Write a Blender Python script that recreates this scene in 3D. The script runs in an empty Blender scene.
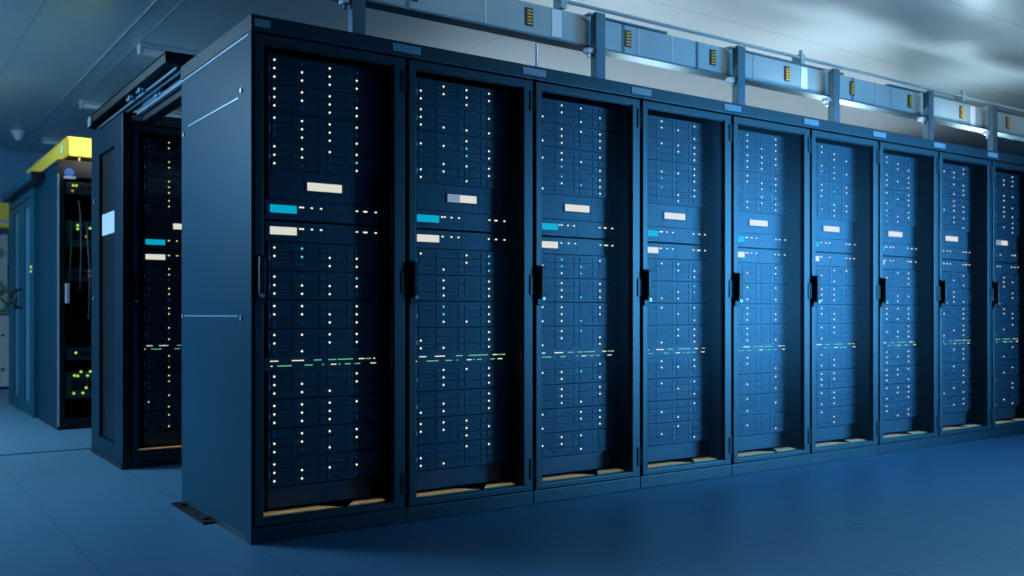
import bpy, bmesh, math, random
from mathutils import Vector, Matrix
scn = bpy.context.scene
COL = scn.collection
R = math.radians

# ------------------------------------------------------------------ camera
cam_d = bpy.data.cameras.new('camera'); cam = bpy.data.objects.new('camera', cam_d); COL.objects.link(cam)
cam_d.sensor_width = 36.0
cam_d.lens = 940 / 1024 * 36.0
cam_d.shift_y = 25 / 1024
cam.location = (-1.335, -3.809, 0.96)
cam.rotation_euler = (R(90), 0, -math.atan2(0.5704, 0.8213))
cam_d.clip_start = 0.05
cam_d.dof.use_dof = True; cam_d.dof.focus_distance = 4.7; cam_d.dof.aperture_fstop = 1.8
scn.camera = cam

# ------------------------------------------------------------------ world, exposure
w = bpy.data.worlds.new('world'); scn.world = w; w.use_nodes = True
w.node_tree.nodes['Background'].inputs[0].default_value = (0.05, 0.2, 0.5, 1)
w.node_tree.nodes['Background'].inputs[1].default_value = 0.05
vs = scn.view_settings
vs.view_transform = 'Standard'; vs.look = 'None'; vs.gamma = 1.0; vs.use_curve_mapping = False
vs.exposure = 0.0

# ------------------------------------------------------------------ lamps
def area(name, loc, target, sx, sy, power, color, spread=180):
    d = bpy.data.lights.new(name, 'AREA'); d.shape = 'RECTANGLE'; d.size = sx; d.size_y = sy
    d.energy = power; d.color = color; d.spread = R(spread)
    o = bpy.data.objects.new(name, d); COL.objects.link(o); o.location = loc
    o.rotation_euler = (Vector(target) - Vector(loc)).to_track_quat('-Z', 'Y').to_euler()
    return o
BLUE = (0.08, 0.42, 1.0)
PALE = (0.50, 0.80, 1.0)
# unseen uplights added above the long row to brighten the ceiling
for lx, p in ((2.9, 7), (4.9, 13), (6.9, 13)):
    area('ceiling_fill', (lx, 0.72, 2.24), (lx, 0.72, 4), 0.5, 0.25, p, (0.70, 0.90, 1.0))
for lx, p in ((4.0, 4), (5.9, 6), (7.8, 5)):
    area('front_ceiling_fill', (lx, 0.20, 2.212), (lx, 0.10, 4), 0.5, 0.12, p, (0.75, 0.92, 1.0))  # added near the roof edge for the nearer ceiling and busway front
area('far_ceiling_fill', (5.6, 2.7, 2.25), (5.6, 2.7, 4), 6.0, 0.3, 42, (0.82, 0.92, 1.0))  # added behind the long row, hidden by it, to brighten the ceiling
# unseen strip light added in front of the row to brighten the busway
area('busway_fill', (4.6, -1.2, 2.98), (4.6, 0.41, 2.62), 7.0, 0.08, 6.0, (0.72, 0.90, 1.0), 56)
# unseen blue light added at the right for the sheen on the doors
area('door_sheen_fill', (6.2, -3.5, 1.45), (4.2, 0.0, 1.1), 3.0, 1.9, 70, (0.08, 0.46, 1.0), 56)
# ceiling lamps over the front floor and the left aisle
area('front_ceiling_lamp', (5.0, -3.2, 3.02), (5.0, -3.2, 0), 8.0, 0.8, 80, PALE, 94)
area('left_aisle_lamp', (-2.2, 4.2, 3.0), (-1.1, 4.2, 0), 1.6, 8.0, 520, PALE)
area('side_panel_fill', (-2.4, 2.8, 2.0), (0.0, 0.5, 1.45), 0.8, 0.8, 20, (0.12, 0.50, 1.0), 90)  # added out of view to put a blue pool on the side panel
area('left_ceiling_fill', (-2.4, 4.6, 0.5), (-1.6, 4.6, 3.0), 0.8, 3.0, 24, (0.30, 0.68, 1.0), 130)  # added out of view to tint the left part of the ceiling blue
area('duct_fill', (0.75, 3.50, 2.26), (0.2, 4.65, 2.42), 0.5, 0.1, 1.6, (1.0, 0.92, 0.75), 34)  # added, hidden behind the rear cabinet, to brighten the yellow duct

# ------------------------------------------------------------------ materials
MATS = {}
def new_mat(name):
    m = bpy.data.materials.new(name); m.use_nodes = True; MATS[name] = m
    return m, m.node_tree, m.node_tree.nodes['Principled BSDF']
def mat(name, color, rough=0.45, metal=0.0, noise=0.15, scale=6.0, bump=0.0, spec=0.5):
    m, nt, b = new_mat(name)
    b.inputs['Roughness'].default_value = rough; b.inputs['Metallic'].default_value = metal
    b.inputs['Specular IOR Level'].default_value = spec
    tc = nt.nodes.new('ShaderNodeTexCoord'); n = nt.nodes.new('ShaderNodeTexNoise')
    n.inputs['Scale'].default_value = scale; n.inputs['Detail'].default_value = 4
    nt.links.new(tc.outputs['Object'], n.inputs['Vector'])
    r = nt.nodes.new('ShaderNodeValToRGB')
    r.color_ramp.elements[0].position = 0.3; r.color_ramp.elements[1].position = 0.7
    r.color_ramp.elements[0].color = tuple(c * (1 - noise) for c in color) + (1,)
    r.color_ramp.elements[1].color = tuple(min(1, c * (1 + noise)) for c in color) + (1,)
    nt.links.new(n.outputs['Fac'], r.inputs['Fac']); nt.links.new(r.outputs['Color'], b.inputs['Base Color'])
    if bump:
        bp = nt.nodes.new('ShaderNodeBump'); bp.inputs['Strength'].default_value = bump
        bp.inputs['Distance'].default_value = 0.002
        n2 = nt.nodes.new('ShaderNodeTexNoise'); n2.inputs['Scale'].default_value = 400
        nt.links.new(tc.outputs['Object'], n2.inputs['Vector'])
        nt.links.new(n2.outputs['Fac'], bp.inputs['Height']); nt.links.new(bp.outputs['Normal'], b.inputs['Normal'])
    return m
def emit(name, color, strength):
    m, nt, b = new_mat(name)
    b.inputs['Base Color'].default_value = (0.02, 0.02, 0.02, 1)
    b.inputs['Emission Color'].default_value = (*color, 1); b.inputs['Emission Strength'].default_value = strength
    return m

PAINT = mat('cabinet_paint', (0.005, 0.010, 0.017), 0.42, 0.0, 0.08, 3, 0.05, 0.3)
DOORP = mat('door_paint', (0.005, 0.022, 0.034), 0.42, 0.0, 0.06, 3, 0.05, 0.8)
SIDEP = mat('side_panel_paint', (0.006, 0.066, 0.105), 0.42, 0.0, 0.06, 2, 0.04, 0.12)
INNER = mat('cabinet_interior', (0.010, 0.012, 0.016), 0.6, 0.0, 0.1, 5)
BLACK = mat('black_plastic', (0.008, 0.009, 0.011), 0.4, 0.0, 0.1, 12)
BEZEL = mat('server_bezel', (0.006, 0.038, 0.066), 0.5, 0.0, 0.08, 10, 0.0, 0.9)
CHASS = mat('server_chassis', (0.005, 0.033, 0.057), 0.5, 0.0, 0.08, 8, 0.0, 0.9)
STEEL = mat('brushed_steel', (0.42, 0.50, 0.56), 0.38, 0.7, 0.10, 5)
GALV = mat('galvanised_sheet', (0.30, 0.40, 0.43), 0.45, 0.15, 0.10, 2.5)
DGALV = mat('dark_galvanised', (0.08, 0.15, 0.19), 0.45, 0.5, 0.12, 6)
TRIM = mat('satin_edge_trim', (0.45, 0.55, 0.65), 0.3, 0.6, 0.05, 8)
PLATE = mat('label_plate_blue', (0.42, 0.46, 0.50), 0.4, 0.0, 0.05, 8)
RACKP = mat('rack_side_paint', (0.003, 0.030, 0.056), 0.45, 0.0, 0.05, 3, 0.03, 0.12)
FROST = mat('frosted_pane', (0.07, 0.19, 0.32), 0.35, 0.0, 0.04, 3)
PAPER = mat('white_paper', (0.75, 0.80, 0.82), 0.7, 0.0, 0.03, 10)
YELLOW = mat('yellow_duct_plastic', (1.0, 0.66, 0.06), 0.4, 0.0, 0.06, 4)
TAN = mat('tan_brush_strip', (0.80, 0.62, 0.32), 0.8, 0.0, 0.15, 60)
YTAB = mat('yellow_contact', (0.95, 0.50, 0.03), 0.4, 0.0, 0.05, 20)
GREYM = mat('pale_grey_cabinet', (0.40, 0.46, 0.50), 0.5, 0.0, 0.05, 4)
WHITEP = mat('white_plastic', (0.70, 0.74, 0.76), 0.45, 0.0, 0.04, 6)
BLUEP = mat('blue_sticker', (0.05, 0.20, 0.75), 0.5, 0.0, 0.05, 20)
GREENC = mat('green_cable', (0.05, 0.20, 0.05), 0.5, 0.0, 0.1, 20)
ORANGEC = mat('orange_cable', (0.6, 0.22, 0.03), 0.5, 0.0, 0.1, 20)
GREYC = mat('grey_cable', (0.10, 0.14, 0.17), 0.5, 0.0, 0.1, 20)
WALLM = mat('wall_paint', (0.14, 0.32, 0.48), 0.7, 0.0, 0.04, 2)
LW = emit('status_white', (1.0, 0.93, 0.68), 1.25)
LYW = emit('status_yellow_green', (0.85, 0.85, 0.28), 1.1)
LC = emit('status_cyan', (0.12, 0.75, 0.90), 1.1)
LB = emit('status_dim_blue', (0.01, 0.06, 0.28), 0.45)
LG = emit('status_green', (0.25, 0.80, 0.45), 0.8)
LY = emit('status_lime', (0.45, 0.85, 0.10), 1.0)
LO = emit('status_orange', (0.8, 0.35, 0.05), 0.6)
DW = emit('display_white', (0.95, 0.90, 0.75), 0.85)
DC = emit('display_cyan', (0.0, 0.42, 0.62), 0.95)
DP = emit('display_pale_blue', (0.30, 0.42, 0.65), 0.7)

# glass: clear sheet with a faint sheen
m, nt, b = new_mat('door_glass')
nt.nodes.remove(b); out = nt.nodes['Material Output']
tr = nt.nodes.new('ShaderNodeBsdfTransparent'); tr.inputs[0].default_value = (0.93, 0.95, 0.97, 1)
gl = nt.nodes.new('ShaderNodeBsdfGlossy'); gl.inputs['Roughness'].default_value = 0.32
gl.inputs['Color'].default_value = (0.9, 0.95, 1, 1)
fr = nt.nodes.new('ShaderNodeFresnel'); fr.inputs['IOR'].default_value = 1.35
mx = nt.nodes.new('ShaderNodeMixShader')
fm = nt.nodes.new('ShaderNodeMath'); fm.operation = 'MULTIPLY'; fm.inputs[1].default_value = 0.015
nt.links.new(fr.outputs[0], fm.inputs[0]); nt.links.new(fm.outputs[0], mx.inputs[0]); nt.links.new(tr.outputs[0], mx.inputs[1]); nt.links.new(gl.outputs[0], mx.inputs[2])
nt.links.new(mx.outputs[0], out.inputs[0]); GLASS = m

# floor: pale raised tiles with fine joints
m, nt, b = new_mat('raised_floor'); FLOORM = m
tc = nt.nodes.new('ShaderNodeTexCoord'); br = nt.nodes.new('ShaderNodeTexBrick')
br.offset = 0; br.inputs['Scale'].default_value = 1.0; br.inputs['Brick Width'].default_value = 0.6
br.inputs['Row Height'].default_value = 0.6; br.inputs['Mortar Size'].default_value = 0.0025
br.inputs['Color1'].default_value = (0.11, 0.27, 0.42, 1); br.inputs['Color2'].default_value = (0.105, 0.262, 0.41, 1)
br.inputs['Mortar'].default_value = (0.07, 0.15, 0.22, 1)
nt.links.new(tc.outputs['Object'], br.inputs['Vector'])
nz = nt.nodes.new('ShaderNodeTexNoise'); nz.inputs['Scale'].default_value = 90; nz.inputs['Detail'].default_value = 5
nt.links.new(tc.outputs['Object'], nz.inputs['Vector'])
mm = nt.nodes.new('ShaderNodeMix'); mm.data_type = 'RGBA'; mm.blend_type = 'MULTIPLY'; mm.inputs[0].default_value = 0.25
nt.links.new(br.outputs['Color'], mm.inputs[6]); nt.links.new(nz.outputs['Fac'], mm.inputs[7])
nt.links.new(mm.outputs[2], b.inputs['Base Color']); b.inputs['Roughness'].default_value = 0.42

# ceiling: satin metal panels
m, nt, b = new_mat('ceiling_panels'); CEILM = m
tc = nt.nodes.new('ShaderNodeTexCoord'); br = nt.nodes.new('ShaderNodeTexBrick')
br.offset = 0; br.inputs['Scale'].default_value = 1.0; br.inputs['Brick Width'].default_value = 3.0
br.inputs['Row Height'].default_value = 1.15; br.inputs['Mortar Size'].default_value = 0.004
br.inputs['Color1'].default_value = (0.44, 0.54, 0.58, 1); br.inputs['Color2'].default_value = (0.42, 0.52, 0.565, 1)
br.inputs['Mortar'].default_value = (0.2, 0.30, 0.36, 1)
mp = nt.nodes.new('ShaderNodeMapping'); mp.inputs['Location'].default_value = (0.3, 0.25, 0)
nt.links.new(tc.outputs['Object'], mp.inputs['Vector']); nt.links.new(mp.outputs[0], br.inputs['Vector'])
nt.links.new(br.outputs['Color'], b.inputs['Base Color'])
b.inputs['Roughness'].default_value = 0.34; b.inputs['Metallic'].default_value = 0.35

# ------------------------------------------------------------------ mesh helpers
def box(bm, x0, x1, y0, y1, z0, z1, bev=0.0):
    r = bmesh.ops.create_cube(bm, size=1.0)
    vv = r['verts']
    bmesh.ops.scale(bm, vec=(x1 - x0, y1 - y0, z1 - z0), verts=vv)
    bmesh.ops.translate(bm, vec=((x0 + x1) / 2, (y0 + y1) / 2, (z0 + z1) / 2), verts=vv)
    if bev:
        ee = list({e for v in vv for e in v.link_edges})
        bmesh.ops.bevel(bm, geom=ee, offset=bev, segments=2, affect='EDGES', profile=0.6)
def cyl(bm, p0, p1, r, seg=12, r2=None):
    p0, p1 = Vector(p0), Vector(p1); d = p1 - p0
    M = Matrix.Translation((p0 + p1) / 2) @ d.to_track_quat('Z', 'Y').to_matrix().to_4x4()
    bmesh.ops.create_cone(bm, cap_ends=True, segments=seg, radius1=r, radius2=r if r2 is None else r2, depth=d.length, matrix=M)
def ring(bm, x0, x1, z0, z1, a0, a1, c0, c1, y0, y1, bev=0.002):
    """rectangular frame in the XZ plane with the opening a0..a1, c0..c1"""
    O = [(x0, z0), (x1, z0), (x1, z1), (x0, z1)]; I = [(a0, c0), (a1, c0), (a1, c1), (a0, c1)]
    V = {}
    for k, y in enumerate((y0, y1)):
        for n, P in (('o', O), ('i', I)):
            for j, (x, z) in enumerate(P): V[k, n, j] = bm.verts.new((x, y, z))
    F = []
    for j in range(4):
        q = (j + 1) % 4
        F.append(bm.faces.new((V[0, 'o', j], V[0, 'o', q], V[0, 'i', q], V[0, 'i', j])))
        F.append(bm.faces.new((V[1, 'o', q], V[1, 'o', j], V[1, 'i', j], V[1, 'i', q])))
        F.append(bm.faces.new((V[0, 'o', q], V[0, 'o', j], V[1, 'o', j], V[1, 'o', q])))
        F.append(bm.faces.new((V[0, 'i', j], V[0, 'i', q], V[1, 'i', q], V[1, 'i', j])))
    if bev:
        front = [e for e in {e for f in F for e in f.edges} if all(abs(v.co.y - y0) < 1e-6 for v in e.verts)
                 and len(e.link_faces) == 2 and abs(e.link_faces[0].normal.dot(e.link_faces[1].normal)) < 0.5]
        bm.normal_update()
        front = [e for e in {e for f in F for e in f.edges} if all(abs(v.co.y - y0) < 1e-6 for v in e.verts)
                 and len(e.link_faces) == 2 and e.calc_face_angle(0) > 0.5]
        if front: bmesh.ops.bevel(bm, geom=front, offset=bev, segments=2, affect='EDGES', profile=0.6)
def mesh(name, bm, m, smooth=False):
    bmesh.ops.recalc_face_normals(bm, faces=bm.faces[:])
    me = bpy.data.meshes.new(name); bm.to_mesh(me); bm.free(); me.materials.append(m)
    if smooth:
        for p in me.polygons: p.use_smooth = True
    return me
def put(name, me, parent=None, loc=(0, 0, 0), label=None):
    o = bpy.data.objects.new(name, me); COL.objects.link(o); o.parent = parent; o.location = loc
    if label: o['label'] = label
    return o
def tag(o, label, cat, group=None, kind=None):
    o['label'] = label; o['category'] = cat
    if group: o['group'] = group
    if kind: o['kind'] = kind
    return o
def thing(name, loc, label, cat, group=None, rz=0):
    o = bpy.data.objects.new(name, None); COL.objects.link(o); o.location = loc; o.rotation_euler = (0, 0, rz)
    o.empty_display_size = 0.05
    return tag(o, label, cat, group)
def boxes(name, lst, m, parent=None, bev=0.0, loc=(0, 0, 0), label=None):
    bm = bmesh.new()
    for a in lst: box(bm, *a, bev)
    return put(name, mesh(name, bm, m), parent, loc, label)
def tube_path(name, pts, r, m, parent=None, label=None):
    cu = bpy.data.curves.new(name, 'CURVE'); cu.dimensions = '3D'; cu.bevel_depth = r; cu.bevel_resolution = 3
    s = cu.splines.new('BEZIER'); s.bezier_points.add(len(pts) - 1)
    for p, q in zip(s.bezier_points, pts):
        p.co = q; p.handle_left_type = p.handle_right_type = 'AUTO'
    cu.materials.append(m); tmp = bpy.data.objects.new('tmp', cu); COL.objects.link(tmp)
    dg = bpy.context.evaluated_depsgraph_get(); me = bpy.data.meshes.new_from_object(tmp.evaluated_get(dg))
    bpy.data.objects.remove(tmp); bpy.data.curves.remove(cu); me.name = name
    for p in me.polygons: p.use_smooth = True
    return put(name, me, parent, label=label)
kids = {}
def copy_tree(o, parent=None):
    c = o.copy(); COL.objects.link(c); c.parent = parent
    for ch in [k for k in ALLK.get(o.name, [])]: copy_tree(ch, c)
    return c
ALLK = {}
def index_children():
    ALLK.clear()
    for o in bpy.data.objects:
        if o.parent: ALLK.setdefault(o.parent.name, []).append(o)

# ------------------------------------------------------------------ the room
H = 3.08
X0, X1, Y0, Y1 = -5.0, 14.0, -6.5, 9.9
def struct(name, lst, m):
    o = boxes(name, lst, m); o['kind'] = 'structure'; return o
struct('floor', [(X0, X1, Y0, Y1, -0.1, 0.0)], FLOORM)
struct('ceiling', [(X0, X1, Y0, Y1, H, H + 0.1)], CEILM)
struct('wall_back', [(X0, X1, Y1, Y1 + 0.1, 0, H)], WALLM)
struct('wall_left', [(X0 - 0.1, X0, Y0, Y1, 0, H)], WALLM)
struct('wall_right', [(X1, X1 + 0.1, Y0, Y1, 0, H)], WALLM)
struct('wall_front', [(X0, X1, Y0 - 0.1, Y0, 0, H)], WALLM)
struct('trim_1', [(0.315, 0.335, Y0, Y1, H - 0.012, H), (0.465, 0.475, Y0, Y1, H - 0.008, H)], STEEL)
struct('trim_2', [(X0, 0.0, 3.345, 3.37, 0.0, 0.003)], BLACK)

# ------------------------------------------------------------------ cabinet
W = 0.7228; D = 1.04
ORD = ['first', 'second', 'third', 'fourth', 'fifth', 'sixth', 'seventh', 'eighth', 'ninth']
def make_cabinet(label):
    t = thing('server_cabinet', (0, 0, 0), label, 'server cabinet', 'black server cabinets in a row')
    bm = bmesh.new()
    a, b_ = 0.004, W - 0.004
    box(bm, a, a + 0.022, 0.032, D - 0.02, 0.07, 2.13); box(bm, b_ - 0.022, b_, 0.032, D - 0.02, 0.07, 2.13)
    box(bm, a + 0.022, b_ - 0.022, D - 0.04, D - 0.02, 0.07, 2.13)
    box(bm, a + 0.022, b_ - 0.022, 0.032, D - 0.04, 0.07, 0.085)
    put('carcass', mesh('carcass', bm, INNER), t)
    bm = bmesh.new(); box(bm, 0.0, W, 0.0, D, 2.132, 2.2, 0.004)
    put('roof_header', mesh('roof_header', bm, DOORP), t)
    bm = bmesh.new(); box(bm, 0.0015, W - 0.0015, 0.004, D, 0.0, 0.066, 0.003)
    put('plinth', mesh('plinth', bm, DOORP), t)
    for x0, x1 in ((0.066, 0.116), (0.640, 0.69)):
        bm = bmesh.new(); box(bm, x0, x1, 0.150, 0.165, 0.09, 2.12, 0.001)
        for k in range(40): box(bm, (x0 + x1) / 2 - .005, (x0 + x1) / 2 + .005, 0.148, 0.151, 0.13 + k * 0.05, 0.14 + k * 0.05)
        put('mounting_rail', mesh('mounting_rail', bm, INNER), t)
    # tan brush strips on the base
    bm = bmesh.new()
    vs_ = [(0.060, 0.034), (0.42, 0.034), (0.33, 0.120), (0.060, 0.120)]
    for pts, nm in ((vs_, 'brush_strip'), ([(0.455, 0.045), (0.640, 0.045), (0.655, 0.12), (0.52, 0.13)], 'brush_strip')):
        bm = bmesh.new()
        lo = [bm.verts.new((x, y, 0.0855)) for x, y in pts]; hi = [bm.verts.new((x, y, 0.104)) for x, y in pts]
        bm.faces.new(lo[::-1]); bm.faces.new(hi)
        for j in range(4): bm.faces.new((lo[j], lo[(j + 1) % 4], hi[(j + 1) % 4], hi[j]))
        put(nm, mesh(nm, bm, TAN), t, label='tan brush strip in the cabinet base')
    # door
    bm = bmesh.new(); ring(bm, 0.012, W - 0.008, 0.070, 2.124, 0.050, 0.660, 0.098, 2.088, 0.0, 0.03, 0.004)
    # inner lip
    ring(bm, 0.050, 0.660, 0.098, 2.088, 0.052, 0.655, 0.101, 2.083, 0.010, 0.028, 0.0)
    door = put('door', mesh('door', bm, DOORP), t)
    bm = bmesh.new(); box(bm, 0.060, 0.656, 0.014, 0.018, 0.100, 2.084)
    put('glass_pane', mesh('glass_pane', bm, GLASS), door)
    bm = bmesh.new()      # swing handle: mount, grip, lock
    box(bm, 0.014, 0.050, -0.010, 0.002, 1.00, 1.20, 0.003); box(bm, 0.018, 0.046, -0.040, -0.018, 1.05, 1.19, 0.005)
    box(bm, 0.020, 0.044, -0.034, -0.006, 1.165, 1.195, 0.004); box(bm, 0.020, 0.044, -0.034, -0.006, 1.03, 1.06, 0.004)
    hd = put('handle', mesh('handle', bm, BLACK), door, label='black swing handle')
    bm = bmesh.new(); cyl(bm, (0.032, -0.0335, 1.032), (0.032, -0.042, 1.032), 0.009, 14)
    put('lock', mesh('lock', bm, TRIM), hd)
    for z in (0.18, 1.10, 2.02):
        bm = bmesh.new(); box(bm, 0.694, 0.712, -0.006, 0.004, z - 0.05, z + 0.05, 0.002)
        cyl(bm, (0.7165, -0.006, z - 0.05), (0.7165, -0.006, z + 0.05), 0.0045, 10)
        put('hinge', mesh('hinge', bm, BLACK), door)
    bm = bmesh.new(); box(bm, -0.072, 0.072, -0.005, -0.0005, 2.150, 2.185, 0.001)
    put('name_plate', mesh('name_plate', bm, PLATE), t, label='pale blue blank name plate')
    return t

# ------------------------------------------------------------------ servers
PX = [0.141, 0.267, 0.398, 0.530]
def prototype(fn):
    o = fn(); return o
def led_mesh(m, r=0.0047):
    bm = bmesh.new(); cyl(bm, (0, 0.001, 0), (0, -0.0022, 0), r, 12); cyl(bm, (0, -0.0022, 0), (0, -0.0038, 0), r, 12, r * 0.55)
    return mesh('status_light', bm, m)
LED = {'1': led_mesh(LW), 'c': led_mesh(LC), 'b': led_mesh(LB, 0.0042), 'y': led_mesh(LYW)}
# drive bay: 0.124 wide, 0.0335 high, origin at the status light
bm = bmesh.new()
box(bm, -0.010, 0.1185, 0.0, 0.02, -0.0172, 0.0172, 0.0008)
for k in range(6): box(bm, 0.012 + k * 0.011, 0.019 + k * 0.011, -0.0012, 0.0005, -0.010, 0.010)
box(bm, 0.082, 0.108, -0.0035, 0.001, -0.0125, 0.0125, 0.001)
BAY = mesh('drive_bay', bm, BEZEL)
bm = bmesh.new(); box(bm, 0.118, 0.614, 0.140, 0.86, -0.0595, 0.0595, 0.001)
for q in (-1, 1): box(bm, 0.128, 0.6135, 0.1215, 0.141, min(q * 0.0543, q * 0.0612), max(q * 0.0543, q * 0.0612), 0.0006)
box(bm, 0.112, 0.126, 0.118, 0.142, -0.0595, 0.0595, 0.001); box(bm, 0.640, 0.650, 0.138, 0.142, -0.0595, 0.0595)
box(bm, 0.612, 0.6405, 0.138, 0.142, -0.0595, 0.0595)
CH3 = mesh('chassis', bm, CHASS)
bm = bmesh.new(); box(bm, 0.112, 0.120, 0.110, 0.119, -0.018, 0.002, 0.001)
LATCH = mesh('latch', bm, STEEL)
def drive_server(cx, z, y, pat, label, grp, flip=False, detail=True):
    t = thing('drive_server', (cx, y, z), label, 'server', grp)
    put('chassis', CH3, t)
    for r_ in range(3):
        for c in range(4):
            b_ = put('drive_bay', BAY, t, (PX[c], 0.120, 0.0365 * (1 - r_)))
            ch = pat[r_][c]
            put('status_light', LED[ch], b_)
    put('latch', LATCH, t, label='small bright latch')
    return t
# blank chassis with a display strip
bm = bmesh.new(); box(bm, 0.118, 0.614, 0.130, 0.80, -0.050, 0.078, 0.001)
for x0, x1 in ((0.122, 0.290), (0.476, 0.610)):
    for k in range(7): box(bm, x0, x1, 0.1275, 0.131, -0.040 + k * 0.016, -0.032 + k * 0.016)
box(bm, 0.284, 0.470, 0.124, 0.131, -0.011, 0.041, 0.002)
CHB = mesh('chassis', bm, CHASS)
bm = bmesh.new(); box(bm, 0.294, 0.458, 0.121, 0.1245, -0.003, 0.033, 0.001); DISPW = mesh('display', bm, DW)
bm = bmesh.new(); box(bm, 0.294, 0.360, 0.1205, 0.1215, -0.002, 0.032); DISPS = mesh('display_section', bm, DP)
# slim units
bm = bmesh.new(); box(bm, 0.100, 0.640, 0.128, 0.148, -0.043, 0.043, 0.001); box(bm, 0.119, 0.637, 0.148, 0.80, -0.042, 0.042, 0.001)
box(bm, 0.104, 0.256, 0.124, 0.129, -0.024, 0.024, 0.0015)
for k in range(5): box(bm, 0.375, 0.515, 0.1255, 0.129, -0.034 + k * 0.015, -0.026 + k * 0.015)
CH1 = mesh('chassis', bm, CHASS)
bm = bmesh.new(); box(bm, 0.123, 0.244, 0.121, 0.1245, -0.014, 0.020, 0.001); D1C = mesh('display', bm, DC)
me = D1C.copy(); me.materials[0] = DW; D1W = me
bm = bmesh.new(); box(bm, -0.0045, 0.0045, 0.1235, 0.129, -0.003, 0.003, 0.001); DOT = mesh('status_light', bm, LW)
DOTY = DOT.copy(); DOTY.materials[0] = LYW
def mk(m, w_=0.0030, h=0.0019):
    bm = bmesh.new(); box(bm, -w_, w_, 0.1215, 0.1265, -h, h); return mesh('link_light', bm, m)
LKG, LKW = mk(LG), mk(LW)
bm = bmesh.new(); box(bm, 0.100, 0.640, 0.126, 0.148, -0.033, 0.025, 0.001); box(bm, 0.119, 0.637, 0.148, 0.62, -0.033, 0.025, 0.001)
for k in range(24):
    x = 0.128 + k * 0.0208
    box(bm, x, x + 0.017, 0.1245, 0.1265, -0.0085, 0.0035)
    box(bm, x, x + 0.017, 0.1245, 0.1265, -0.028, -0.016)
CHS = mesh('chassis', bm, CHASS)
bm = bmesh.new(); box(bm, 0.119, 0.616, 0.142, 0.149, -0.045, 0.045, 0.001)
box(bm, 0.119, 0.616, 0.136, 0.143, 0.036, 0.045, 0.001); BLANK = mesh('blanking_panel', bm, CHASS)
def x_of(px):          # position across the first cabinet from measured fractions
    u = (px - 512) / 940; dx, dy = u * .8214 + .5704, -u * .5705 + .8213
    return -1.335 + 3.929 / dy * dx
TOP = [(170, 198, 'w'), (260, 300, 'w'), (350, 378, 'g'), (410, 438, 'g'), (448, 503, 'g'), (535, 550, 'w'), (563, 578, 'g'), (595, 596, 'w')]
BOT = [(173, 174, 'w'), (200, 250, 'g'), (313, 340, 'g'), (385, 386, 'g'), (420, 437, 'w'), (452, 453, 'g'), (478, 495, 'g'), (518, 533, 'g'), (583, 598, 'w')]
def where(n):
    return ['the near corner cabinet', 'the second cabinet from the near corner', 'the third cabinet from the near corner',
            'the fourth cabinet from the near corner', 'the middle cabinet', 'the sixth cabinet from the near corner',
            'the third cabinet from the right edge', 'the second cabinet from the right edge', 'the last cabinet at the right edge',
            'the lone cabinet behind the row'][n]
ZC = [2.020, 1.895, 1.769, 1.645, 1.207, 1.081, 0.954, 0.828, 0.648, 0.521, 0.394, 0.268]
POSN = ['topmost', 'second from the top', 'third from the top', 'just above the white-display unit',
        'highest below the slim units', 'second below the slim units', 'second above the switch', 'just above the switch',
        'just below the switch', 'second below the switch', 'second from the bottom', 'bottommost']
P1 = "1b1b 1111 1111|111b 1111 1b11|1111 b11b b111|1111 11bc 1bb1|1cbb 1c11 bb11|1bbc 1111 111b|11b1 1111 bb11|1111 1b11 b1bb|1bb1 11b1 111b|1111 111b 111b|b111 11b1 1b1b|1bbb 1111 11bb"
P2 = "b111 1111 1b1b|1bb1 1bbb 1111|bb1b 11c1 bbc1|b111 11b1 1b1b|1b1c bb1c b1bc|b1b1 b1b1 b1b1|bcb1 bcb1 b111|bbb1 1bb1 11b1|b111 b1b1 b1b1|bbb1 b1b1 11b1|111b 1111 bb1b|bb11 1bbb 11bb"
P3 = "b11b b1b1 1b1b|b111 b1b1 11b1|b1b1 111b bcb1|bcb1 b1c1 1bb1|bcb1 1ccb b1cb|b1b1 b1b1 b1c1|11b1 b1b1 11cb|b1cb b1b1 1bb1|bbb1 11cb b1b1|b1b1 b1b1 b11b|1b11 bb11 1bb1|b11b 11bb bb1b"
P4 = "b1b1 b11b bbb1|b111 bb11 bbb1|bbb1 1111 bcb1|bcb1 1b11 bb1b|b11b 1b11 bbb1|bbbc bb1c b11b|b1b1 bb1b bbb1|bb11 bb11 b1b1|b1b1 b111 bbbb|b1b1 bb1b bbb1|1bb1 b1bb bb1b|bb1b b1bb bbb1"
P5 = "b1b1 b1b1 b111|b111 b111 b11b|b1b1 b111 bb1c|bb1c b111 b1b1|bbb1 b1b1 bbbb|b1b1 bbbb b1b1|b1bb b1b1 b1b1|b1bb b1bb b1b1|b1bb b1bb bbb1|bbb1 b1bb bbb1|b1bb bbb1 b1bb|bbbb b1bb bbb1"
P6 = "b1bb b11b bb11|b1cb bc11 bb1b|b1b1 b1c1 b1bb|bb11 bc11 bb1b|bb11 b1bb bb1b|b11b b11b b11b|b1bb b11b bb1b|b11b bb1b b1bb|b1bb bb1b b11b|b11b b11b b1bb|b11b bb1b b11b|b1bb bb1b bb1b"
P7 = "b1bb b11b bb11|b1b1 b111 b1b1|b1b1 bb11 b1b1|b1b1 bc11 bc1b|bb11 b1b1 b1b1|b1bb b111 b11b|b111 b1b1 b111|bbb1 b111 bb11|b1b1 b111 b1b1|b111 b11b b1b1|b111 bb11 b1b1|b1bb b1b1 bb11"
P8 = "1bb1 b111 1b1b|1b11 1bb1 bb11|bb1b 1b11 b111|1b11 bb1b 1bb1|1bb1 bb1b 1bb1|b11b 1b1b bb11|1bb1 b1b1 1bb1|bbb1 1b11 b1b1|bb11 bbb1 1bb1|bb1b 1bb1 bbb1|1bb1 bb1b b1b1|bbb1 bb11 1bbb"
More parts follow.
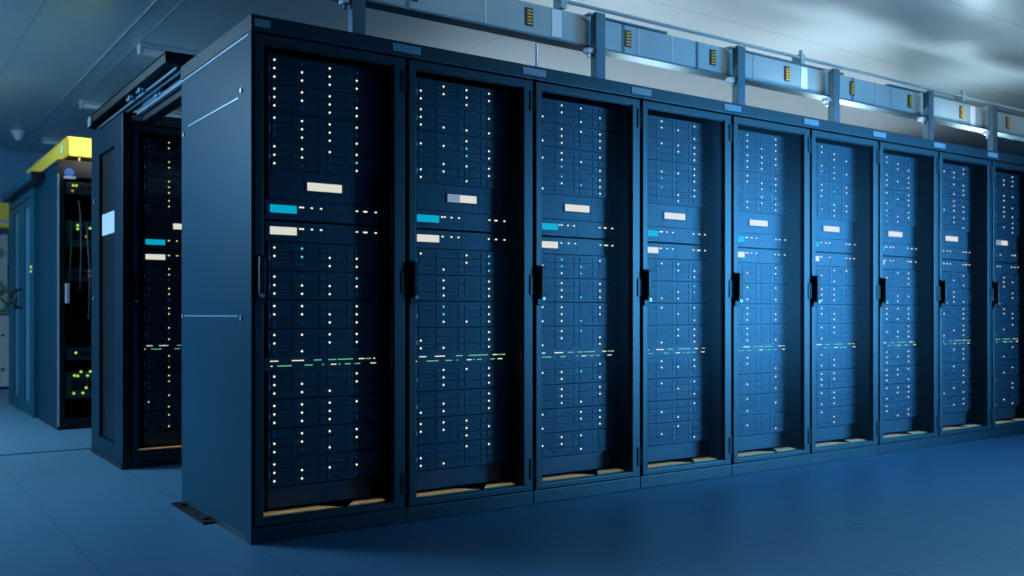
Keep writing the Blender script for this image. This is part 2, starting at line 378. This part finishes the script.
P9 = "b1b1 1b11 bb11|b1bb 1b11 bb1b|bb11 1b1b b111|b1b1 bb11 11b1|b11b 1b11 bb1b|bbb1 1bb1 b1bb|bb1b 1b11 bbb1|1bb1 bb1b b1bb|bbb1 1bbb bb1b|1bbb bbb1 bb1b|b1bb 1bb1 bbb1|1bbb bb1b b1b1"
PR2 = "bybb bybb bbbb|bybb bybb bbbb|bybb bybb bybb|bybb bybb bbbb|bybb bybb bbbb|bybb bybb bbbb|bybb bybb bbbb|bybb bbbb bybb|bybb bbbb bybb|bybb bybb bbbb|bybb ybbb bybb|bybb bbbb bybb"
def fill(n, X, Y, pats):
    wh = where(n); rnd = random.Random(50 + n)
    for k, z in enumerate(ZC):
        drive_server(X, z, Y, pats.split('|')[k].split(), f'{POSN[k]} drive server in {wh}', 'drive servers with rows of status lights')
    t = thing('display_unit', (X, Y, 1.505), f'blank unit with white display in {wh}', 'rack unit', 'blank units with a white display strip')
    put('chassis', CHB, t); d = put('display', DISPW, t, label='lit white display strip')
    if n in (1, 8): put('display_section', DISPS, d)
    for z, me, c in ((1.41, D1C, 'cyan'), (1.315, D1W, 'white')):
        t = thing('slim_server', (X, Y, z), f'slim server with {c} display in {wh}', 'server', f'slim servers with a {c} display')
        put('chassis', CH1, t); put('display', me, t, label=f'lit {c} display')
        xs = [0.262, 0.274, 0.316, 0.360, 0.535, 0.572, 0.582, 0.630]
        if n: xs = [x + rnd.uniform(-0.006, 0.006) for x in xs if rnd.random() > 0.12]
        for x in xs: put('status_light', DOTY if n == 9 else DOT, t, (x, 0, 0.0155))
    t = thing('network_switch', (X, Y, 0.742), f'green-lit network switch in {wh}', 'network switch', 'green-lit network switches')
    put('chassis', CHS, t)
    for rows, z in ((TOP, 0.009), (BOT, -0.0125)):
        for a, b_, c in rows:
            sh = 0 if n == 0 else rnd.uniform(-0.02, 0.02)
            xa, xb = x_of(230 + a / 4.115), x_of(230 + b_ / 4.115); q = max(1, round((xb - xa) / 0.0095) + 1)
            for j in range(q):
                x = xa + j * 0.0095 + sh
                if 0.108 < x < 0.636: put('link_light', LKG if c == 'g' else LKW, t, (x, 0, z))
    t = put('blanking_panel', BLANK, None, (X, Y, 0.155)); tag(t, f'dark blanking panel low in {wh}', 'blanking panel', 'blanking panels')

LBL = ['black server cabinet at the near corner of the long row, its side panel exposed',
       'second black glass-door server cabinet of the long row, right of the corner cabinet',
       'third black glass-door server cabinet of the long row from the near corner',
       'fourth glass-door server cabinet of the long row from the near corner',
       'fifth server cabinet of nine, in the middle of the long row',
       'sixth glass-door server cabinet of the long row from the near corner',
       'seventh glass-door server cabinet of the long row, third from the right edge',
       'narrow-looking server cabinet second from the right edge of the picture',
       'last visible server cabinet, cut off by the right edge of the picture']
proto = make_cabinet(LBL[0])
index_children()
cabs = [proto]
for i in range(1, 9):
    c = copy_tree(proto); c['label'] = LBL[i]; c.location.x = i * W; cabs.append(c)
rear = copy_tree(proto); rear.location = (0.036, 2.30, 0)
rear['label'] = 'black server cabinet standing alone behind the long row, beside the sliding aisle door'
# the two corner cabinets carry a dressed side panel
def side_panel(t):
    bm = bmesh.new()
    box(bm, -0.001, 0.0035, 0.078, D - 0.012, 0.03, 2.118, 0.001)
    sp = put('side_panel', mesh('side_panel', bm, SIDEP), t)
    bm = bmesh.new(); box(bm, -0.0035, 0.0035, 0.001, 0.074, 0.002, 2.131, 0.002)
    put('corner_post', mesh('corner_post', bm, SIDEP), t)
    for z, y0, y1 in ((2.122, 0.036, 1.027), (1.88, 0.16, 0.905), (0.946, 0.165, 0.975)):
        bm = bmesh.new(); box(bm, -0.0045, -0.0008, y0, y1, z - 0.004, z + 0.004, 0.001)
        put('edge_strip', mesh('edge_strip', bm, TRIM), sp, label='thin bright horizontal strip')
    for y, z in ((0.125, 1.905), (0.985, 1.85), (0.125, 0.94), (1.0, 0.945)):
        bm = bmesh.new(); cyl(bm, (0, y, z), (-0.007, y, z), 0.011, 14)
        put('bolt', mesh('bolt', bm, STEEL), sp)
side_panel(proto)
bm = bmesh.new(); box(bm, -0.001, 0.0035, 0.02, D - 0.012, 0.03, 2.118, 0.001)
put('side_panel', mesh('side_panel', bm, SIDEP), rear)
for o in ALLK[proto.name] + [k for k in bpy.data.objects if k.parent == rear]:
    if o.name.startswith('name_plate'):
        bm = bmesh.new(); box(bm, 0.010, 0.078, -0.005, -0.0005, 2.150, 2.182, 0.001); o.data = mesh('name_plate', bm, PLATE)
for n, P in enumerate((P1, P2, P3, P4, P5, P6, P7, P8, P9)): fill(n, n * W, 0.0, P)
fill(9, 0.036, 2.30, PR2)

# unseen warm lights added inside the cabinets to brighten the brush strips
for i in range(10):
    cx, cy = (i * W, 0.0) if i < 9 else (0.036, 2.30)
    area('brush_strip_fill', (cx + 0.36, cy + 0.070, 0.20), (cx + 0.36, cy + 0.070, 0.0), 0.56, 0.03, 0.035, (1.0, 0.80, 0.50), 60)

bm = bmesh.new(); box(bm, 0.022, 0.045, -0.006, 0.0, 0.03, 2.13, 0.001)
put('corner_trim', mesh('corner_trim', bm, SIDEP), rear)
bm = bmesh.new(); box(bm, -0.003, 0.0015, 0.0, D, 2.134, 2.2, 0.001)
put('side_cap', mesh('side_cap', bm, PAINT), proto, label='black strip above the side panel')
# foot plate at the end of the row
bm = bmesh.new()
box(bm, -0.055, -0.004, 0.49, 1.03, 0.0, 0.010, 0.002); box(bm, -0.035, -0.006, 0.55, 0.60, 0.010, 0.018, 0.002); box(bm, -0.035, -0.006, 0.92, 0.97, 0.010, 0.018, 0.002)
tag(put('foot_plate', mesh('foot_plate', bm, BLACK)), 'flat black metal plate on the floor along the side of the corner cabinet', 'floor plate')

# ------------------------------------------------------------------ overhead busway
bus = thing('busway', (0, 0.45, 0.022), 'long pale grey metal busway running above the long row of cabinets', 'busway')
bx0, bx1 = -0.2, 9.0
bm = bmesh.new(); box(bm, bx0, bx1, -0.040, 0.035, 2.487, 2.657, 0.003)
put('housing', mesh('housing', bm, GALV), bus)
bm = bmesh.new(); box(bm, bx0, bx1, -0.055, 0.045, 2.474, 2.486, 0.001)
put('lower_flange', mesh('lower_flange', bm, DGALV), bus)
for a, b_ in ((bx0, 1.3), (2.2, 2.75), (3.3, 4.5), (5.05, 6.15), (6.5, bx1)):
    bm = bmesh.new(); box(bm, a, b_, -0.055, 0.095, 2.658, 2.668, 0.001)
    put('upper_flange', mesh('upper_flange', bm, DGALV), bus, label='dark upper flange')
for k in range(-1, 9):
    x = 1.708 + 0.7265 * k
    bm = bmesh.new(); box(bm, x - 0.028, x + 0.027, -0.046, -0.0395, 2.526, 2.626, 0.002)
    s = put('tap_slot', mesh('tap_slot', bm, BLACK), bus, label='black tap-off slot')
    for j in range(5):
        bm = bmesh.new(); box(bm, x - 0.016, x + 0.018, -0.051, -0.0455, 2.5345 + j * 0.0178, 2.5425 + j * 0.0178, 0.0008)
        put('contact', mesh('contact', bm, YTAB), s, label='yellow contact')
for x, wd in ((0.95, .02), (1.42, .012), (2.40, .02), (2.52, .012), (2.80, .012), (3.02, .02), (3.55, .012), (4.62, .02), (4.9, .012), (5.1, .012), (6.5, .02)):
    bm = bmesh.new(); box(bm, x - wd / 2, x + wd / 2, -0.0445, -0.0395, 2.49, 2.655, 0.001)
    put('joint_strip', mesh('joint_strip', bm, DGALV if wd > .015 else STEEL), bus)
for x in (1.90, 4.07, 6.24):
    bm = bmesh.new(); box(bm, x - 0.035, x + 0.035, -0.045, -0.0395, 2.495, 2.65, 0.002)
    put('joint_cover', mesh('joint_cover', bm, WHITEP), bus, label='pale joint cover')
# rail above it
rl = thing('support_rail', (0, 0.45, 0.022), 'thin steel rod running just above the busway', 'rail')
bm = bmesh.new(); cyl(bm, (bx0, -0.03, 2.715), (bx1, -0.03, 2.715), 0.011, 10)
put('rod', mesh('rod', bm, GALV), rl)
for x in (0.9, 1.95, 4.05, 6.1):
    bm = bmesh.new(); box(bm, x - 0.02, x + 0.02, -0.05, 0.03, 2.668, 2.738, 0.004); cyl(bm, (x, -0.03, 2.73), (x, -0.03, 2.765), 0.012, 10)
    put('clamp', mesh('clamp', bm, GALV), rl)
# posts
PXS = [(0.60, 'leftmost post under the busway, above the corner cabinet'), (2.11, 'second post from the left under the busway, above the third cabinet'),
       (3.29, 'third post from the left under the busway'), (4.27, 'fourth post from the left under the busway'),
       (5.44, 'fifth post from the left under the busway'), (6.38, 'last post under the busway near the right edge')]
def make_post():
    t = thing('busway_post', (0, 0.331, 2.2), '', 'post', 'channel posts carrying the busway')
    bm = bmesh.new()
    box(bm, 0.0, 0.006, -0.02, 0.03, 0.0, 0.475, 0.001); box(bm, 0.0, 0.068, -0.02, -0.014, 0.0, 0.475, 0.001)
    box(bm, 0.062, 0.068, -0.02, 0.03, 0.0, 0.475, 0.001)
    put('channel', mesh('channel', bm, DGALV), t)
    bm = bmesh.new(); box(bm, -0.03, 0.105, -0.04, 0.06, 0.0, 0.008, 0.002); put('foot', mesh('foot', bm, DGALV), t)
    bm = bmesh.new(); box(bm, -0.04, 0.0, 0.0, 0.05, 0.243, 0.272, 0.002); cyl(bm, (-0.022, 0.02, 0.215), (-0.022, 0.02, 0.245), 0.009, 10)
    put('bracket', mesh('bracket', bm, STEEL), t)
    bm = bmesh.new(); box(bm, -0.03, 0.0, 0.0, 0.05, 0.462, 0.472, 0.002); put('top_tab', mesh('top_tab', bm, STEEL), t)
    return t
post = make_post(); index_children()
for i, (x, l) in enumerate(PXS):
    o = post if i == 0 else copy_tree(post)
    o.location.x = x; o['label'] = 'dark grey channel steel ' + l
for i, (x, l) in enumerate(((1.80, 'thin grey rod left of the second busway post'), (5.72, 'thin grey rod just right of the fifth busway post'))):
    bm = bmesh.new(); cyl(bm, (0, 0, 0), (0, 0, 0.275), 0.011, 12); cyl(bm, (0, 0, 0), (0, 0, 0.012), 0.025, 12)
    o = put('support_rod', mesh('support_rod', bm, STEEL), None, (x, 0.46, 2.2)); tag(o, l + ', between cabinet roof and busway', 'rod', 'support rods')

# ------------------------------------------------------------------ ceiling things
def fixture(y, label):
    t = thing('light_fixture', (0, y, H), label, 'ceiling light', 'unlit ceiling light battens')
    bm = bmesh.new(); box(bm, 0.47, 1.75, -0.06, 0.06, -0.035, 0.0, 0.006); put('housing', mesh('housing', bm, GREYM), t)
    bm = bmesh.new(); box(bm, 0.50, 1.72, -0.045, 0.045, -0.075, -0.034, 0.014); put('diffuser', mesh('diffuser', bm, WHITEP), t)
    for x in (0.472, 1.72):
        bm = bmesh.new(); box(bm, x, x + 0.03, -0.05, 0.05, -0.08, -0.03, 0.006); put('end_cap', mesh('end_cap', bm, GREYM), t)
fixture(3.95, 'white ceiling light batten just above the black sliding door track')
fixture(6.35, 'ceiling light batten left of and behind the black sliding door track')
fixture(8.75, 'farthest faint ceiling light batten above the yellow duct')
t = thing('smoke_detector', (0.19, 8.5, H), 'small white smoke detector on the ceiling at the left', 'smoke detector')
bm = bmesh.new(); cyl(bm, (0, 0, -0.02), (0, 0, 0), 0.08, 24); put('base', mesh('base', bm, WHITEP), t)
bm = bmesh.new(); cyl(bm, (0, 0, -0.10), (0, 0, -0.02), 0.028, 24, 0.068); put('sensor', mesh('sensor', bm, WHITEP), t)

# ------------------------------------------------------------------ sliding door track and door (aisle between first and second row)
tk = thing('sliding_door_track', (-0.06, 1.10, 2.1), 'black overhead track housing of the sliding aisle door, above the gap beside the corner cabinet', 'door track')
L = 1.97
boxes('cover', [(0.0, 0.012, 0, L, 0.132, 0.186), (0.0, 0.20, 0, L, 0.176, 0.188), (0.0, 0.20, 0.0, 0.012, 0.125, 0.186), (0.0, 0.20, L - 0.012, L, 0.11, 0.186)], PAINT, tk, 0.001)
boxes('rail', [(0.055, 0.064, 0.02, L - 0.02, 0.108, 0.122), (0.085, 0.094, 0.02, L - 0.02, 0.103, 0.117)], TRIM, tk, 0.001, label='bright steel guide rail')
boxes('lower_rail', [(0.120, 0.140, 0.02, 1.12, 0.070, 0.098)], TRIM, tk, 0.002)
boxes('header', [(0.15, 0.22, 0.0, 1.125, 0.03, 0.176)], PAINT, tk, 0.002)
boxes('end_bracket', [(0.015, 0.06, 0.014, 0.10, 0.155, 0.172)], TAN, tk, 0.002, label='tan bracket at the near end')
bm = bmesh.new()
for y in (0.62, 0.86):
    box(bm, 0.03, 0.06, y, y + 0.14, 0.118, 0.150, 0.003); cyl(bm, (0.020, y + 0.03, 0.125), (0.064, y + 0.03, 0.125), 0.018, 14); cyl(bm, (0.028, y + 0.11, 0.135), (0.064, y + 0.11, 0.135), 0.018, 14)
put('roller_carriage', mesh('roller_carriage', bm, STEEL), tk)
bm = bmesh.new(); box(bm, 0.112, 0.130, 0.55, 0.95, 0.09, 0.150, 0.003); box(bm, 0.105, 0.132, 0.60, 0.66, 0.085, 0.17, 0.004)
put('door_closer', mesh('door_closer', bm, TRIM), tk)
bm = bmesh.new(); box(bm, -0.006, 0.0, L - 0.10, L - 0.02, 0.115, 0.178, 0.003); put('end_plate', mesh('end_plate', bm, STEEL), tk)

def rot_ring(bm, y0, y1, z0, z1, a0, a1, c0, c1, x0, x1, bev=0.002):
    n0 = len(bm.verts); tmp = bmesh.new(); ring(tmp, y0, y1, z0, z1, a0, a1, c0, c1, x0, x1, bev)
    me = bpy.data.meshes.new('t'); 
    for v in tmp.verts: v.co = Vector((v.co.y, v.co.x, v.co.z))
    tmp.to_mesh(me); tmp.free(); bm.from_mesh(me); bpy.data.meshes.remove(me)
sd = thing('sliding_door', (-0.012, 2.26, 0.0), 'dark blue sliding aisle door with a glass panel and a white paper sheet', 'door')
bm = bmesh.new(); rot_ring(bm, 0.03, 0.95, 0.012, 2.19, 0.24, 0.70, 0.13, 2.02, 0.0, 0.035, 0.004)
put('door_frame', mesh('door_frame', bm, RACKP), sd)
boxes('glass_pane', [(0.016, 0.021, 0.238, 0.702, 0.128, 2.022)], GLASS, sd)
boxes('back_sheet', [(0.0215, 0.033, 0.245, 0.695, 0.135, 2.015)], PAINT, sd)
boxes('paper_sheet', [(0.0125, 0.0155, 0.27, 0.66, 1.475, 1.615)], PAPER, sd, label='white paper sheet')
boxes('bottom_guide', [(-0.006, 0.036, 0.02, 0.96, 0.0, 0.030)], BLACK, sd, 0.003)
boxes('edge_seal', [(0.0, 0.042, 0.008, 0.03, 0.012, 2.19)], BLACK, sd, 0.003)
bm = bmesh.new(); cyl(bm, (0.0, 0.81, 1.72), (-0.012, 0.81, 1.72), 0.016, 14); cyl(bm, (0.0, 0.84, 1.06), (-0.012, 0.84, 1.06), 0.012, 14)
put('knob', mesh('knob', bm, STEEL), sd)

# ------------------------------------------------------------------ third row: open rack with cables, aisle doors, yellow duct
rk = thing('open_rack', (0.0, 4.63, 0.0), 'dark open-front network rack full of cables, left of the sliding aisle door', 'rack')
boxes('frame', [(0.0, 0.05, 0.0, 0.045, 0.0, 2.22), (0.67, 0.72, 0.0, 0.045, 0.0, 2.22), (0.05, 0.67, 0.0, 0.045, 2.08, 2.22), (0.05, 0.67, 0.0, 0.045, 0.0, 0.09),
                (0.0, 0.72, 0.045, 1.04, 2.19, 2.22), (0.70, 0.72, 0.045, 1.04, 0.0, 2.19), (0.02, 0.70, 1.02, 1.04, 0.0, 2.19), (0.02, 0.70, 0.045, 1.02, 0.0, 0.05)], PAINT, rk, 0.002)
boxes('side_panel', [(0.0, 0.02, 0.05, 1.04, 0.0, 2.19)], RACKP, rk, 0.002)
boxes('edge_strip', [(-0.004, 0.012, -0.006, 0.0, 0.03, 2.1)], PLATE, rk, 0.001, label='bright blue vertical edge')
boxes('handle', [(0.055, 0.085, -0.03, -0.001, 1.04, 1.20)], PLATE, rk, 0.006)
bm = bmesh.new(); cyl(bm, (0.085, 0.0, 2.115), (0.085, -0.006, 2.115), 0.036, 24); put('round_sticker', mesh('round_sticker', bm, BLUEP), rk, label='blue round sticker')
boxes('sticker_band', [(0.045, 0.135, -0.0085, -0.0005, 2.065, 2.085)], PAPER, rk, label='white band under the blue sticker')
devs = [(1.62, 'upper dark network device in the open rack'), (1.28, 'middle dark network device in the open rack'), (0.62, 'lower network device with one lime light in the open rack'), (0.36, 'bottom network device with many lime lights in the open rack'), (2.0, 'top network device with one lime and one red light in the open rack')]
lights = {0: [(0.16, 1.66, LY), (0.16, 1.69, LY), (0.255, 1.67, LY), (0.225, 1.60, LO)], 1: [(0.25, 1.31, LO), (0.252, 1.27, LO)], 2: [(0.145, 0.629, LY)],
          3: [(0.135, 0.44, LY), (0.16, 0.436, LY), (0.185, 0.47, LY), (0.235, 0.436, LY), (0.257, 0.47, LY), (0.13, 0.292, LY), (0.20, 0.292, LY), (0.225, 0.335, LY)],
          4: [(0.125, 2.02, LY), (0.150, 2.02, LY), (0.12, 1.975, LO)]}
for i, (z, l) in enumerate(devs):
    h = 0.11 if i in (0, 3) else 0.05
    t = thing('network_device', (0.0, 4.63, z), l, 'network device', 'network devices in the open rack')
    boxes('chassis', [(0.09, 0.63, 0.07, 0.55, -h, h), (0.07, 0.65, 0.065, 0.075, -h, h)], CHASS, t, 0.002)
    boxes('port_block', [(0.12 + k * 0.06, 0.165 + k * 0.06, 0.058, 0.066, -h * 0.4, h * 0.4) for k in range(8)], BLACK, t, 0.001)
    for x, zz, m in lights[i]:
        bm = bmesh.new(); cyl(bm, (x, 0.058, zz - z), (x, 0.045, zz - z), 0.0095, 12); put('status_light', mesh('status_light', bm, m), t)
rnd = random.Random(4)
NTH = ['far left', 'second', 'third', 'fourth', 'fifth', 'sixth', 'seventh', 'eighth', 'ninth', 'tenth', 'eleventh', 'twelfth', 'thirteenth', 'fourteenth', 'fifteenth', 'sixteenth']
cl = ['thin dark grey patch cable hanging in the open rack', 'dark green patch cable hanging in the open rack']
for i in range(8):
    x = 0.10 + 0.066 * i; z0 = rnd.choice((1.9, 1.72, 1.6, 1.35)); z1 = z0 - rnd.uniform(0.5, 1.1)
    pts = [(x, 4.680, z0), (x + rnd.uniform(-.01, .01), 4.655, z0 - 0.12), (x + rnd.uniform(-.024, .024), 4.655, (z0 + z1) / 2), (x + rnd.uniform(-.02, .02), 4.680, z1)]
    g = i % 3 == 0
    o = tube_path('patch_cable', pts, 0.006, GREENC if g else GREYC)
    tag(o, (cl[1] if g else cl[0]) + ', ' + NTH[i] + ' from its left post', 'cable', 'green patch cables' if g else 'grey patch cables')

# double aisle door
dd = thing('aisle_double_door', (-0.03, 5.72, 0.0), 'dark blue double aisle door with two tall glass panes at far left', 'door')
boxes('door_surround', [(0.0, 0.06, 0.0, 0.09, 0.0, 2.12), (0.0, 0.06, 1.56, 1.72, 0.0, 2.12), (0.0, 0.06, 0.09, 1.56, 2.04, 2.12)], SIDEP, dd, 0.002)
for y0, y1 in ((0.10, 0.82), (0.83, 1.55)):
    bm = bmesh.new(); rot_ring(bm, y0, y1, 0.015, 2.03, y0 + 0.16, y1 - 0.22, 0.12, 1.97, 0.0, 0.04, 0.003)
    lf = put('door_leaf', mesh('door_leaf', bm, SIDEP), dd)
    boxes('glass_pane', [(0.018, 0.022, y0 + 0.158, y1 - 0.218, 0.118, 1.972)], FROST, lf, label='pale blue frosted pane')
    yh = 0.70 if y0 < 0.5 else 0.95
    h = tube_path('handle', [(0.0, yh, 1.19), (-0.05, yh, 1.18), (-0.06, yh + (0.05 if y0 < .5 else -0.05) * -1, 1.10), (-0.05, yh, 1.02), (0.0, yh, 1.01)], 0.012, BLACK, lf)
bm = bmesh.new()
for z in (1.385, 1.345): cyl(bm, (0.0, 0.13, z), (-0.008, 0.13, z), 0.012, 12)
put('status_light', mesh('status_light', bm, LY), dd, label='two small lime lights')
cp = thing('door_canopy', (-0.10, 5.70, 2.12), 'black overhead canopy above the far left double door', 'canopy')
boxes('cover', [(0.0, 0.20, 0.0, 1.62, 0.0, 0.075), (0.0, 0.095, -0.42, 0.0, 0.0, 0.075)], PAINT, cp, 0.004); boxes('side_fascia', [(-0.01, 0.0, -0.40, 1.60, 0.005, 0.07)], SIDEP, cp, 0.001)

# yellow fibre duct
yd = thing('cable_duct', (0.075, 4.62, 2.25), 'bright yellow overhead cable duct running back above the open rack', 'cable duct')
boxes('trough', [(0.0, 0.008, 0.0, 2.3, 0.0, 0.15), (0.0, 0.34, 0.0, 2.3, 0.0, 0.008), (0.332, 0.34, 0.0, 2.3, 0.0, 0.15), (0.0, 0.34, 0.0, 0.008, 0.0, 0.15)], YELLOW, yd, 0.001)
boxes('lid', [(-0.006, 0.346, -0.006, 2.3, 0.150, 0.162)], YELLOW, yd, 0.002)
boxes('rib', [(-0.004, 0.0, k * 0.46 + 0.2, k * 0.46 + 0.215, 0.0, 0.15) for k in range(5)], YELLOW, yd, 0.0005)
boxes('label_sticker', [(-0.0045, -0.0005, 0.20, 0.30, 0.07, 0.12)], PAPER, yd, label='small white sticker')
bm = bmesh.new()
for x in (0.08, 0.24): box(bm, x, x + 0.02, 0.02, 0.04, -0.03, 0.0, 0.002)
put('clip', mesh('clip', bm, YELLOW), yd)

# far left background
t = thing('far_cable_duct', (-0.9, 9.3, 2.02), 'far yellow cable duct crossing above the racks at the left edge', 'cable duct')
boxes('trough', [(0, 1.2, 0, 0.25, 0.10, 0.30)], YELLOW, t, 0.004); boxes('lower_lip', [(0, 1.2, -0.01, 0.25, 0.0, 0.05)], YELLOW, t, 0.003); boxes('side_rail', [(0, 1.2, 0.0, 0.2, 0.05, 0.10)], STEEL, t, 0.002)
t = thing('grey_cabinet', (-0.55, 9.6, 0.0), 'pale grey metal cabinet with two small knobs at the left edge', 'cabinet')
boxes('body', [(0, 0.83, 0, 0.28, 0.03, 0.93)], GREYM, t, 0.006); boxes('base', [(0.0, 0.83, 0.01, 0.28, 0.0, 0.03)], BLACK, t)
for z in (0.25, 0.68):
    bm = bmesh.new(); cyl(bm, (0.70, 0, z), (0.70, -0.02, z), 0.018, 14); put('knob', mesh('knob', bm, BLACK), t)
t = thing('equipment_frame', (-0.55, 9.62, 0.95), 'grey equipment frame with cables standing on the pale cabinet', 'rack')
boxes('frame', [(0, 0.83, 0.18, 0.26, 0.0, 0.98), (0.66, 0.76, 0.0, 0.1, 0.0, 1.0), (0.0, 0.66, 0.04, 0.14, 0.88, 1.0)], GREYM, t, 0.004)
boxes('module', [(0.62, 0.655, 0.02, 0.12, 0.55, 0.72), (0.765, 0.81, 0.02, 0.12, 0.45, 0.62), (0.54, 0.62, 0.02, 0.14, 0.1, 0.5)], BLACK, t, 0.004)
for i, (x, z, m, l) in enumerate(((0.10, 1.30, GREENC, 'green cable bundle in the far grey frame'), (0.14, 1.08, GREENC, 'lower green cable bundle beside the pale cabinet'), (0.06, 1.75, ORANGEC, 'orange cable bundle in the far grey frame'))):
    t = tube_path('cable_bundle', [(x - 0.08, 9.57, z + 0.10), (x, 9.54, z + 0.04), (x + 0.04, 9.54, z - 0.04), (x - 0.03, 9.57, z - 0.10)], 0.018, m)
    tag(t, l, 'cable')
